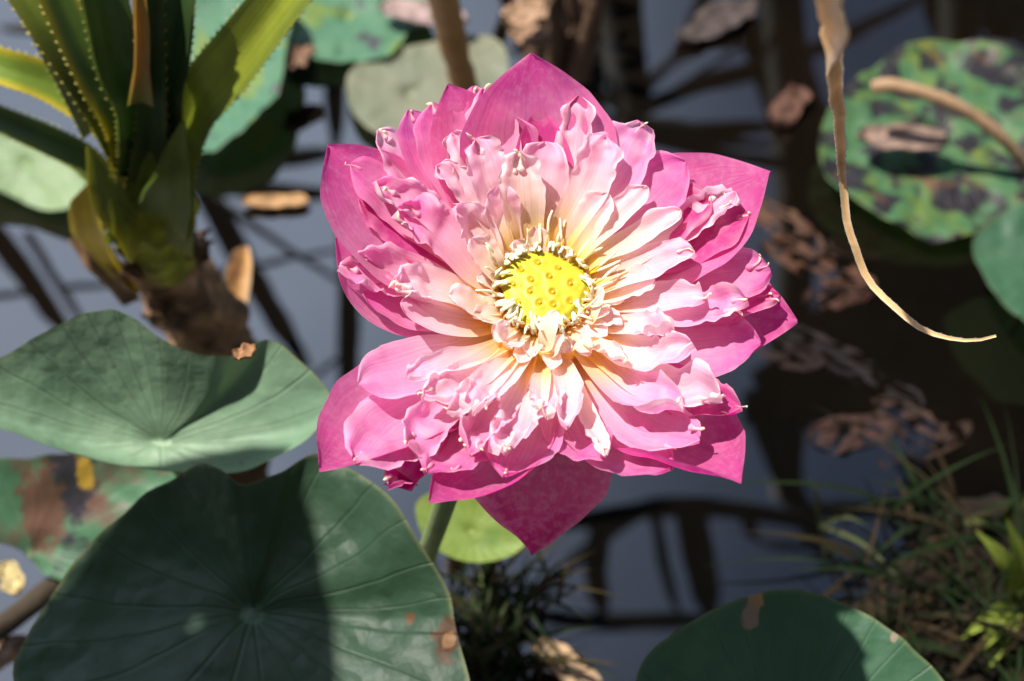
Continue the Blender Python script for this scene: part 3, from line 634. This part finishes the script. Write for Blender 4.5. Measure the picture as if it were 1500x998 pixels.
sp_leaf([(225, 335, .262), (215, 270, .295), (178, 198, .325), (88, 130, .35), (0, 98, .365), (-90, 70, .37)], .0125, GR, YE, (.25, .27, .025), spines=36, fold=.35, seed=3)
sp_leaf([(205, 345, .255), (175, 290, .28), (140, 250, .295), (102, 221, .305), (0, 176, .32), (-70, 150, .325)], .0095, (.10, .15, .035), (.15, .19, .035), (.20, .22, .03), spines=34, fold=.3, seed=4)
sp_leaf([(215, 325, .272), (212, 260, .31), (204, 163, .37), (177, 102, .40), (152, 0, .445), (130, -80, .475)], .0150, DK, (.12, .18, .035), (.13, .19, .03), spines=34, fold=.5, seed=5)
sp_leaf([(228, 325, .272), (230, 250, .315), (235, 143, .375), (248, 80, .405), (258, 0, .44), (266, -70, .465)], .0140, (.06, .12, .035), (.06, .10, .03), (.10, .15, .025), spines=34, fold=.5, seed=6, twist=(0, .3))
sp_leaf([(220, 265, .31), (221, 140, .385), (220, 60, .42), (221, -60, .47)], .0085, (.045, .09, .025), (.06, .11, .025), (.09, .14, .03), spines=20, fold=.6, seed=7)
sp_leaf([(140, 190, .335), (99, 123, .365), (70, 70, .39), (32, 0, .415), (0, -60, .43)], .0058, (.27, .28, .11), (.18, .19, .04), (.22, .23, .05), spines=20, fold=.3, seed=8, twist=(-.1, .4))
sp_leaf([(206, 150, .385), (208, 60, .43), (204, 0, .455), (200, -60, .475)], .0042, (.46, .25, .04), (.40, .22, .05), (.26, .22, .04), fold=.5, seed=9)
sp_leaf([(208, 335, .265), (200, 275, .30), (176, 215, .335), (140, 150, .37), (66, 40, .415), (10, -40, .44)], .0120, (.16, .20, .03), (.20, .22, .035), (.24, .26, .03), spines=30, fold=.4, seed=10, twist=(-.3, -.3))
sp_leaf([(236, 325, .268), (222, 250, .31), (200, 190, .345), (178, 150, .37)], .0160, (.17, .22, .03), (.26, .28, .03), (.26, .27, .03), n=24, fold=.35, seed=15, wprof=([0, .5, 1], [1.2, 1, .2]))
sp_leaf([(215, 345, .262), (196, 320, .285), (165, 290, .31), (148, 258, .325), (130, 215, .345)], .017, (.20, .24, .03), (.36, .32, .02), (.40, .38, .03), n=24, fold=.3, seed=11, wprof=([0, .5, 1], [1.2, 1, .1]))
sp_leaf([(236, 335, .262), (244, 300, .30), (252, 262, .33), (258, 225, .345), (268, 180, .37)], .015, (.18, .24, .03), (.12, .17, .03), (.34, .36, .03), n=24, fold=.3, seed=12, wprof=([0, .5, 1], [1.2, 1, .1]))
strap([at(205, 430, .165), at(172, 385, .20), at(142, 330, .245), at(132, 270, .28)], .017, ((.62, .46, .02), (.62, .48, .02), (.66, .46, .02), (.50, .34, .05)), M['spiny'], 'yellow_sheath', SP, n=26, fold=.5, seed=13, wprof=([0, .25, .6, .85, 1], [.25, .7, 1.1, .8, .1]), N0=(-.5, -.75, .4))
strap([at(200, 440, .16), at(160, 400, .185), at(130, 370, .20), at(108, 345, .21)], .010, ((.22, .12, .06), (.30, .19, .10), (.14, .08, .04), (.32, .22, .12)), M['dry'], 'dry_sheath', SP, n=20, fold=.4, seed=14, crumple=.3, N0=(-.5, -.6, .5))

# ------------------------------------------------------------------ dry stalks and leaves
def dry(path, W, cols, name, label, cat, group=None, **k):
    o = strap([at(*p) for p in path], W, cols, M['dry'], name, None, **k)
    return tag(o, label, cat, group)
ST = (.74, .42, .18); ST2 = (.82, .56, .30); BR = (.16, .085, .03)
dry([(345, 545, .0), (347, 480, .035), (352, 420, .065), (360, 362, .10)], .0105, (ST, ST2, (.30, .16, .07), (.45, .33, .22)), 'dry_leaf_stub', 'pale straw stub of a broken leaf standing beside the trunk', 'dry stub', n=26, fold=.6, crumple=.15, seed=3, wprof=([0, .3, .8, .95, 1], [.7, .8, 1.1, .9, .35]), N0=(-.25, -.75, .6))
dry([(1150, -330, .85), (1185, -120, .74), (1204, 0, .66), (1218, 80, .60), (1226, 150, .55), (1232, 230, .50), (1240, 320, .47), (1262, 390, .45), (1305, 447, .44), (1365, 488, .435), (1415, 499, .435), (1459, 492, .437)], .0118,
    ((.94, .60, .27), (.95, .70, .42), (.70, .38, .14), (.84, .73, .60)), 'hanging_dry_leaf', 'orange dry leaf hanging from above and tapering into a curled tail', 'dry leaf', n=90, fold=.35, crumple=.12, seed=5, spines=110, spinelen=.0007, spinecol=(.55, .40, .25), N0=(-.15, -.6, .8),
    wprof=([0, .3, .44, .50, .56, .62, .70, .80, .92, 1], [.5, .55, .74, .95, .80, .36, .22, .16, .12, .05]))
def rod(path, r, mat, name, label, cat, group=None, n=30, wob=.15, seed=0.):
    C = spline([at(*p) for p in path], n); rr = np.array([r*(1+wob*nz(c, 60, seed)) for c in C])*np.linspace(1, .8, n)
    b = MB(); b.tube(C, rr, 10); return tag(b.build(name, mat), label, cat, group)
M['brownstalk'] = mat_simple('brown_stalk', (.26, .125, .03), .6, .3, 0, .45, 60, .6, .003)
M['tanstalk'] = mat_simple('tan_stalk', (.24, .15, .085), .7, .25, 0, .4, 90, .6, .003)
M['darktwig'] = mat_simple('dark_twig', (.035, .025, .016), .8, .2, 0, .4, 90, .6, .003)
rod([(610, -160, .42), (650, 0, .26), (668, 80, .18), (690, 160, .10), (715, 260, 0)], .0125, M['brownstalk'], 'dry_stalk', 'thick brown dry stalk rising behind the top of the flower', 'stalk', 'dry lotus stalks', seed=3)
rod([(1278, 128, .10), (1310, 126, .105), (1370, 142, .10), (1430, 172, .085), (1480, 215, .06), (1545, 300, -.01)], .0062, M['tanstalk'], 'dry_stalk', 'bent tan stalk arching over the spotted leaf', 'stalk', 'dry lotus stalks', seed=6)
rod([(-40, 945, .06), (20, 905, .05), (90, 850, .045), (200, 770, .03)], .0085, M['darktwig'], 'dry_stalk', 'dark brown stalk lying at the lower left edge', 'stalk', 'dry lotus stalks', seed=8)
rod([(882, -30, .06), (868, 20, .04), (880, 60, .01)], .004, M['darktwig'], 'dry_stalk', 'thin dark twig at the top edge right of the brown clump', 'stalk', 'dry lotus stalks', seed=9)

def crumpled(center, L, W, ang, c, label, group='fallen leaves and petals on the pond', name='fallen_leaf', amp=.5, seed=0., cat='fallen leaf', curl=.3):
    p = at(*center); a = R(ang); d = Vector((math.cos(a), math.sin(a), 0)); n, m = 22, 13
    t = np.linspace(-1, 1, n); u = np.linspace(-1, 1, m); G = np.zeros((n, m, 3)); col = np.zeros((n, m, 3)); e = Vector((-d.y, d.x, 0))
    for i in range(n):
        ww = W*math.sqrt(max(1e-4, 1-abs(t[i])**2.2))*(1+.25*nz((t[i], 0, 0), 2, seed))
        for j in range(m):
            q = p+d*(L*t[i])+e*(ww*u[j]); z = curl*W*(u[j]**2+.5*t[i]**2)+amp*W*(.7*nz((t[i]*2, u[j]*2, 0), 1, seed)+.5*nz((t[i]*5, u[j]*4, 1), 1, seed+4))
            G[i, j] = (q.x+amp*W*.4*nz((t[i]*3, u[j]*3, 2), 1, seed), q.y, q.z+.004+abs(z))
            f = .75+.6*nz((t[i]*3, u[j]*3, 3), 1, seed+8); col[i, j] = np.clip(np.array(c)*f, .004, 1)
    uv = np.stack(np.broadcast_arrays((u[None]+1)/2+seed, (t[:, None]+1)/2+seed), -1)
    b = MB(); b.grid(G, 0, col, uv); b.grid(G[:, ::-1]-np.array([0, 0, .0015]), 0, col, uv)
    return tag(b.build(name, M['dry']), label, cat, group)
crumpled((405, 302, .0), .030, .009, 2, (.62, .36, .17), 'small orange leaf floating alone between trunk and flower', amp=.3, seed=1)
crumpled((1320, 212, .045), .040, .017, -4, (.36, .24, .19), 'pinkish brown dry leaf lying on the spotted leaf', amp=.3, seed=2)
crumpled((620, 28, .03), .045, .017, -15, (.42, .30, .28), 'pale mauve dry leaf at the top edge left of the brown stalk', amp=.4, seed=3)
crumpled((432, 95, .03), .022, .014, 40, (.30, .17, .11), 'brown scrap curled at the lime leaf rim', amp=.8, seed=4)
crumpled((1155, 165, .0), .028, .016, 60, (.15, .07, .05), 'dark reddish scrap with a bright drop on the open water', amp=.9, seed=5)
crumpled((1050, 40, .0), .050, .018, 35, (.10, .075, .07), 'murky half sunk leaf at the top right of the flower', amp=.8, seed=6)
crumpled((832, 985, .02), .032, .011, -42, (.45, .30, .18), 'light brown dead leaf at the bottom edge below the flower', amp=.5, seed=7)
crumpled((20, 852, .09), .014, .008, -60, (.62, .48, .22), 'cream fallen petal at the left edge', name='fallen_petal', cat='fallen petal', amp=.4, seed=8)
crumpled((5, 962, .03), .022, .012, 20, (.50, .32, .20), 'tan scrap of leaf in the lower left corner', amp=.6, seed=9)
crumpled((360, 524, .372), .006, .004, 30, (.50, .26, .12), 'tiny orange scrap on the back rim of the cupped leaf', amp=.6, seed=10)
for i, (px, py, L, W, an, c, lb) in enumerate([
    (1150, 340, .050, .022, -50, (.50, .30, .19), 'peach brown rotting leaf touching the right side petals'), (1195, 395, .060, .022, -30, (.48, .26, .15), 'largest peach brown rotting leaf right of the flower'),
    (1225, 440, .035, .018, 10, (.32, .16, .10), 'dull brown leaf under the tail of the hanging dry leaf'), (1250, 640, .042, .020, 10, (.24, .13, .10), 'dull pink rotting leaf low at the right'),
    (1330, 625, .038, .018, -40, (.24, .15, .11), 'greyish tan rotting leaf beside the dull pink one'), (1375, 650, .034, .014, 30, (.20, .12, .075), 'tan rotting leaf, the farthest right of its cluster'),
    (1300, 660, .026, .012, 80, (.16, .085, .06), 'small dark rotting leaf in the middle of the low right cluster'), (1130, 520, .05, .02, -20, (.10, .045, .015), 'rusty sunken leaf behind the right petals'),
    (1200, 520, .06, .018, -30, (.06, .028, .012), 'dark rusty sunken leaf on the black water'), (1270, 560, .055, .016, -35, (.05, .026, .014), 'long dark sunken leaf above the low right cluster')]):
    crumpled((px, py, -.0058), L*.9, W*.85, an, (c[0]*.20, c[1]*.15, c[2]*.13), lb, amp=.52, curl=.12, seed=20+i*1.7)
# brown clump at the top
b = MB(); c0 = at(800, 70, .0)
for i in range(16):
    p = Vector((c0.x+rs.uniform(-.035, .035), c0.y+rs.uniform(-.05, .12), 0)); h = rs.uniform(.05, .20); q = p+Vector((rs.uniform(-.03, .03), rs.uniform(-.03, .05), h))
    C = spline([p-Vector((0, 0, .02)), (p+q)/2+Vector((rs.uniform(-.012, .012), 0, 0)), q], 12); b.tube(C, np.linspace(rs.uniform(.008, .014), .005, 12)*np.array([1+.5*nz(c, 70, i) for c in C]), 8)
st = b.build('dead_stump', mat_simple('stump_brown', (.075, .045, .03), .9, .1, 0, .6, 60, .9, .006)); tag(st, 'dark brown clump of dead stems behind the top of the flower', 'stump')
crumpled((770, 30, .12), .022, .018, 30, (.48, .30, .19), 'pale peach withered leaf on the dark stem clump', amp=.7, seed=41)
crumpled((775, 62, .09), .018, .014, -20, (.40, .24, .15), 'brownish withered scrap hanging on the dark stem clump', amp=.8, seed=43)

# ------------------------------------------------------------------ bank and grass
def bank():
    k = NT('dark_mud'); o = k.obj(); n = k.noise(o, 30, 6, .7)
    m = k.surf(k.ramp(n, (.35, (.006, .005, .004)), (.75, (.022, .014, .008))), .9, .08, k.bump(n, .8, .01))
    b = MB(); P = [at(*p) for p in ((1235, 830, 0), (1330, 740, 0), (1480, 690, 0), (1700, 640, 0), (1900, 1100, 0), (1500, 1300, 0), (1180, 1250, 0), (1190, 950, 0))]
    c = sum(P, Vector())/len(P); G = []
    E = spline(P+[P[0]], 60)[:-1]
    for r in np.linspace(1, .02, 24):
        row = []
        for e in E:
            q = c+(Vector(e)-c)*r; row.append((q.x, q.y, -.008+.018*float(smooth(0, .5, 1-r))+.016*nz(q, 18, 1)+.010*nz(q, 60, 4)))
        G.append(row)
    b.grid(np.array(G), wrap=True); tag(b.build('mud_bank', m), kind='structure')
bank()
M['grass'] = mat_vcol('grass_blade', .7, .1, .3, 10, 3, .2, 40, .3)
def blade(b, p, L, ang, lean, c, w=.0022):
    d = Vector((math.cos(ang), math.sin(ang), 0)); n = 9; C = []
    for i in range(n):
        s_ = i/(n-1); C.append(p+d*(L*lean*s_**1.5)+Vector((0, 0, L*(s_-.45*lean*s_**2.4))))
    C = np.array([tuple(x) for x in C]); sd_ = np.array([-d.y, d.x, 0]); ww = w*np.array([.8, 1, 1, .95, .9, .75, .55, .3, .03])
    G = np.stack([C-sd_*ww[:, None], C+np.array([0, 0, -.0006]), C+sd_*ww[:, None]], 1)
    b.grid(G, 0, np.broadcast_to(c, G.shape))
gb = MB(); rg = random.Random(11)
for i in range(180):
    px, py = rg.uniform(1210, 1560), rg.uniform(735, 1010)
    if (px-1210)*.35+(1010-py) > 330 or (py < 830 and px < 1290): continue
    c = rg.choice([(.010, .020, .005), (.015, .025, .008), (.03, .022, .01), (.008, .012, .005), (.04, .026, .013)])  # blade colours darkened to stand for plant shade over the bank
    blade(gb, at(px, py, .02), rg.choice([.03, .045, .06, .10])*rg.uniform(.8, 1.2), rg.gauss(3.6, 1.3), rg.uniform(.5, 1.7), c, rg.uniform(.0008, .0026))
for i in range(150):
    px, py = rg.gauss(715, 45), rg.uniform(850, 1020)
    c = rg.choice([(.018, .03, .01), (.025, .035, .014), (.05, .035, .015), (.014, .02, .01)])
    blade(gb, at(px, py, .005), rg.uniform(.03, .10), rg.uniform(0, 2*PI), rg.uniform(.2, 1.0), c, .0018)
tag(gb.build('grass', M['grass']), 'thin grass on the mud, its colour darkened for shade, and by the flower stalk', 'grass', None, 'stuff')
def tuft(base, tips, c, label, w):
    r = empty('grass_tuft', at(*base), label, 'grass tuft')
    for i, (px, py, z) in enumerate(tips):
        p = at(*base); q = at(px, py, z); strap([p, (p+q)/2+Vector((0, 0, .012)), q], w, (c, c, tuple(x*.8 for x in c), tuple(min(1, x*1.3) for x in c)), M['grass'], 'blade', r, n=16, fold=.4, wprof=([0, .3, .7, 1], [.5, 1, .8, .05]), seed=i)
tuft((1490, 885, .02), [(1475, 760, .11), (1430, 778, .09), (1455, 800, .09), (1540, 740, .10), (1430, 960, .05), (1410, 935, .05), (1530, 840, .09), (1445, 985, .03)], (.24, .30, .05), 'bright yellow green grass tuft at the right edge', .006)
tuft((1460, 775, .015), [(1500, 725, .07), (1400, 770, .03), (1540, 700, .08)], (.07, .09, .025), 'dull green grass tuft above the bright one', .004)
tuft((1200, 770, .0), [(1185, 700, .05), (1270, 770, .05), (1320, 850, .04)], (.06, .07, .03), 'sparse weed reaching out of the water at lower right', .002)
tuft((700, 985, .01), [(690, 860, .08), (720, 850, .09), (745, 880, .07), (668, 930, .05), (735, 940, .05), (760, 930, .05)], (.09, .11, .05), 'pale green grass tuft at the bottom left of the dead leaf', .0025)

# ------------------------------------------------------------------ tall plants round the pond, seen as reflections in the water
M['tall'] = mat_simple('tall_plant_green', (.012, .016, .008), .7, .2, 0, .3, 20, .3)
def rstrap(root, path, W, name='leaf', wprof=([0, .4, .8, 1], [.9, 1, .9, .4])):
    c = (.012, .016, .008)
    return strap([mirrored(*p) for p in path], W, (c, c, c, c), M['tall'], name, root, fold=.25, n=22, wprof=wprof, N0=(0, -1, .1))
def rplant(trunk_path, leaves, label, tw):
    P = [mirrored(*p) for p in trunk_path]; r = empty('screw_pine', Vector((P[0].x, P[0].y, 0)), label, 'screw pine', 'screw pines')
    b = MB(); b.tube(spline([Vector((P[0].x, P[0].y, -.1))]+P, 24), np.linspace(tw, tw*.8, 24), 12); b.build('trunk', M['tall'], r)
    for path, W in leaves: rstrap(r, path, W)
rplant([(900, -260, .45), (905, 0, .8), (925, 150, 1.1)],
  [([(915, 160, 1.1), (1030, 115, 1.2), (1180, 70, 1.35), (1330, 0, 1.5), (1420, -60, 1.6)], 0.060), ([(915, 150, 1.1), (980, 90, 1.2), (1080, 30, 1.3), (1150, -40, 1.4)], 0.042),
   ([(925, 175, 1.1), (1020, 186, 1.25), (1130, 185, 1.35)], 0.039), ([(925, 195, 1.1), (1060, 225, 1.2), (1200, 245, 1.3), (1300, 262, 1.4)], 0.022),
   ([(915, 150, 1.1), (930, 100, 1.15), (925, 60, 1.2)], 0.030), ([(905, 170, 1.1), (860, 200, 1.2), (800, 260, 1.3)], 0.045),
   ([(1120, 20, 1.2), (1160, 140, 1.35), (1220, 300, 1.5), (1330, 480, 1.7)], 0.075), ([(880, 150, 1.1), (850, 70, 1.15), (855, 0, 1.2)], 0.045), ([(915, 170, 1.1), (1050, 90, 1.25), (1130, 20, 1.4), (1180, -60, 1.5)], .042), ([(920, 160, 1.1), (1000, 60, 1.2), (1040, -40, 1.3)], .03), ([(930, 185, 1.1), (1040, 205, 1.2), (1180, 212, 1.3)], .016), ([(900, 190, 1.1), (940, 300, 1.3), (950, 420, 1.5)], .03), ([(1365, -40, 1.3), (1372, 20, 1.35), (1390, 60, 1.4)], .03)],
  'tall dark screw pine mirrored in the water at the upper right', .055)
rplant([(250, -300, .45), (270, -20, .8), (290, 250, 1.1)],
  [([(260, 230, 1.1), (380, 228, 1.2), (500, 222, 1.3)], .040), ([(270, 265, 1.1), (390, 275, 1.2), (510, 285, 1.3)], .035), ([(290, 250, 1.1), (340, 350, 1.3), (450, 540, 1.6)], .032), ([(300, 280, 1.1), (400, 350, 1.3), (510, 420, 1.5)], .012),
   ([(100, 420, 1.3), (300, 400, 1.3), (500, 365, 1.3)], .012), ([(495, -40, 1.0), (492, 90, 1.1), (492, 215, 1.2)], .024), ([(512, 300, 1.3), (512, 430, 1.5), (508, 600, 1.7)], .026),
   ([(-40, 300, 1.2), (30, 385, 1.35), (110, 500, 1.5)], .034), ([(40, 340, 1.2), (85, 410, 1.3), (130, 480, 1.4)], .012), ([(-20, 432, 1.3), (60, 425, 1.3)], .012), ([(270, 260, 1.1), (160, 290, 1.2), (-20, 290, 1.3)], .032), ([(270, 260, 1.1), (120, 60, 1.2), (0, 40, 1.3)], .03),
   ([(440, 560, 1.6), (520, 510, 1.6)], .012)],
  'tall dark screw pine mirrored in the water beside the ragged trunk', .05)
rplant([(1120, -280, .5), (1150, 60, 1.0), (1165, 400, 1.6), (1150, 720, 2.2)],
  [([(1200, 760, 2.2), (1000, 735, 2.2), (780, 770, 2.2)], .062), ([(1150, 740, 2.2), (1300, 735, 2.1), (1540, 700, 2.0)], .06), ([(1010, 740, 2.2), (1025, 820, 2.3), (1045, 900, 2.4)], .042), ([(958, 740, 2.2), (972, 820, 2.3), (992, 900, 2.4)], .016),
   ([(880, 760, 2.2), (872, 830, 2.3), (885, 900, 2.4)], .032), ([(940, 750, 2.2), (850, 810, 2.3), (760, 900, 2.4)], .028), ([(740, 890, 2.4), (900, 905, 2.4), (1200, 900, 2.4)], .06), ([(1105, 570, 1.9), (1150, 690, 2.1), (1215, 830, 2.3)], .036),
   ([(1092, 752, 2.2), (1105, 785, 2.25), (1150, 800, 2.25), (1250, 805, 2.3)], .022), ([(700, 840, 2.3), (730, 800, 2.3), (760, 780, 2.3)], .02)],
  'tallest dark screw pine mirrored in the water below the flower', .05)
def shrub():
    base = mirrored(1420, -200, .6); r = empty('shrub', Vector((base.x, base.y, 0)), 'dense dark shrub mirrored as a black mass at the right', 'shrub')
    b = MB(); top = mirrored(1400, 500, 1.9); b.tube(spline([Vector((base.x, base.y, -.1)), base, (base+top)/2, top], 20), np.linspace(.06, .025, 20), 10); b.build('trunk', M['tall'], r)
    c = MB(); q = random.Random(3)
    spots = [(1480, 430, 80), (1400, 480, 80), (1330, 420, 40), (1440, 560, 90), (1530, 620, 90), (1360, 560, 50), (1250, 500, 40), (1170, 560, 35), (1290, 470, 45), (1480, 700, 70), (1240, 580, 30), (1420, 760, 60), (1470, 20, 40), (1440, 320, 30), (840, 100, 40), (820, 160, 40)]
    for sx, sy, rr_ in spots:
        for i in range(int(rr_*3.2)):
            p = mirrored(q.gauss(sx, rr_*.55), q.gauss(sy, rr_*.55), q.uniform(1.4, 2.1)); a = q.uniform(0, 2*PI); L = q.uniform(.05, .11)
            d = Vector((math.cos(a), math.sin(a), q.uniform(-.6, .4))); e = Vector((-d.y, d.x, q.uniform(-.5, .5)))*.35
            c.add([p, p+d*L*.5+e*L, p+d*L, p+d*L*.5-e*L], [(0, 1, 2, 3)])
    c.build('crown', M['tall'], r, False)
shrub()
# added lotus leaf out of frame, upper left, outlined to shade the dark leaf
def shade_leaf():
    P = [at(x, y, .272)+sd*.42 for x, y in ((440, 672), (462, 740), (460, 860), (462, 1000), (430, 1180), (230, 1230), (-60, 1120), (-120, 985), (-25, 870), (75, 785), (165, 710), (240, 662), (360, 655))]
    c = sum(P, Vector())/len(P); O = np.array([tuple(p) for p in P]+[tuple(P[0])]); E = spline([Vector(o) for o in O], 90)[:-1]
    G = []
    for q in np.linspace(.03, 1, 18): G.append([(c.x+(e[0]-c.x)*q, c.y+(e[1]-c.y)*q, c.z+(e[2]-c.z)*q-.02*(1-q*q)*q**.6+.006*nz(e, 14, 3)*q) for e in E])
    G = np.array(G); u = np.linspace(0, 1, 89); uv = np.stack(np.broadcast_arrays(u[None], np.linspace(.03, 1, 18)[:, None]), -1)
    foot = Vector((c.x-.30, c.y+.10, 0)); r = empty('lotus_leaf', foot, 'unseen lotus leaf added above the left edge, shaped to shade the dark leaf below the flower', 'lotus leaf', 'lotus leaves')
    b = MB(); b.grid(G, 0, None, uv, wrap=True); b.build('blade', M['leaf_c'], r)
    t = MB(); t.tube(spline([c+Vector((0, 0, -.012)), c+Vector((-.22, .04, -.10)), foot-Vector((0, 0, .05))], 16), .004, 8); t.build('stalk', M['stalk'], r)
shade_leaf()

def added_hedge():
    """dense planting added unseen behind the camera to cut sky light on the pond"""
    r = empty('added_hedge', Vector((0, -2.6, 0)), 'tall dark hedge behind the viewpoint, unseen, put in to cut sky light', 'added_hedge')
    b = MB(); c = MB(); q = random.Random(9)
    for a in range(-80, 81, 16):
        x, y = 2.6*math.sin(R(a)), -.4-2.3*math.cos(R(a)); b.tube(spline([Vector((x, y, -.1)), Vector((x+.05, y-.05, 1.2)), Vector((x-.05, y, 2.6))], 10), np.linspace(.05, .02, 10), 8)
    for i in range(5200):
        a = R(q.uniform(-95, 95)); rr_ = q.uniform(2.1, 2.8); p = Vector((rr_*math.sin(a)*1.1, -.4-rr_*math.cos(a), q.uniform(.05, 3.6))); L = q.uniform(.12, .26)
        d = Vector((q.gauss(0, 1), q.gauss(0, 1), q.gauss(-.3, .7))).normalized(); e = d.cross(Vector((q.gauss(0, 1), q.gauss(0, 1), q.gauss(0, 1)))).normalized()*.4
        c.add([p, p+d*L*.5+e*L, p+d*L, p+d*L*.5-e*L], [(0, 1, 2, 3)])
    b.build('trunk', M['tall'], r); c.build('crown', M['tall'], r, False)
added_hedge()
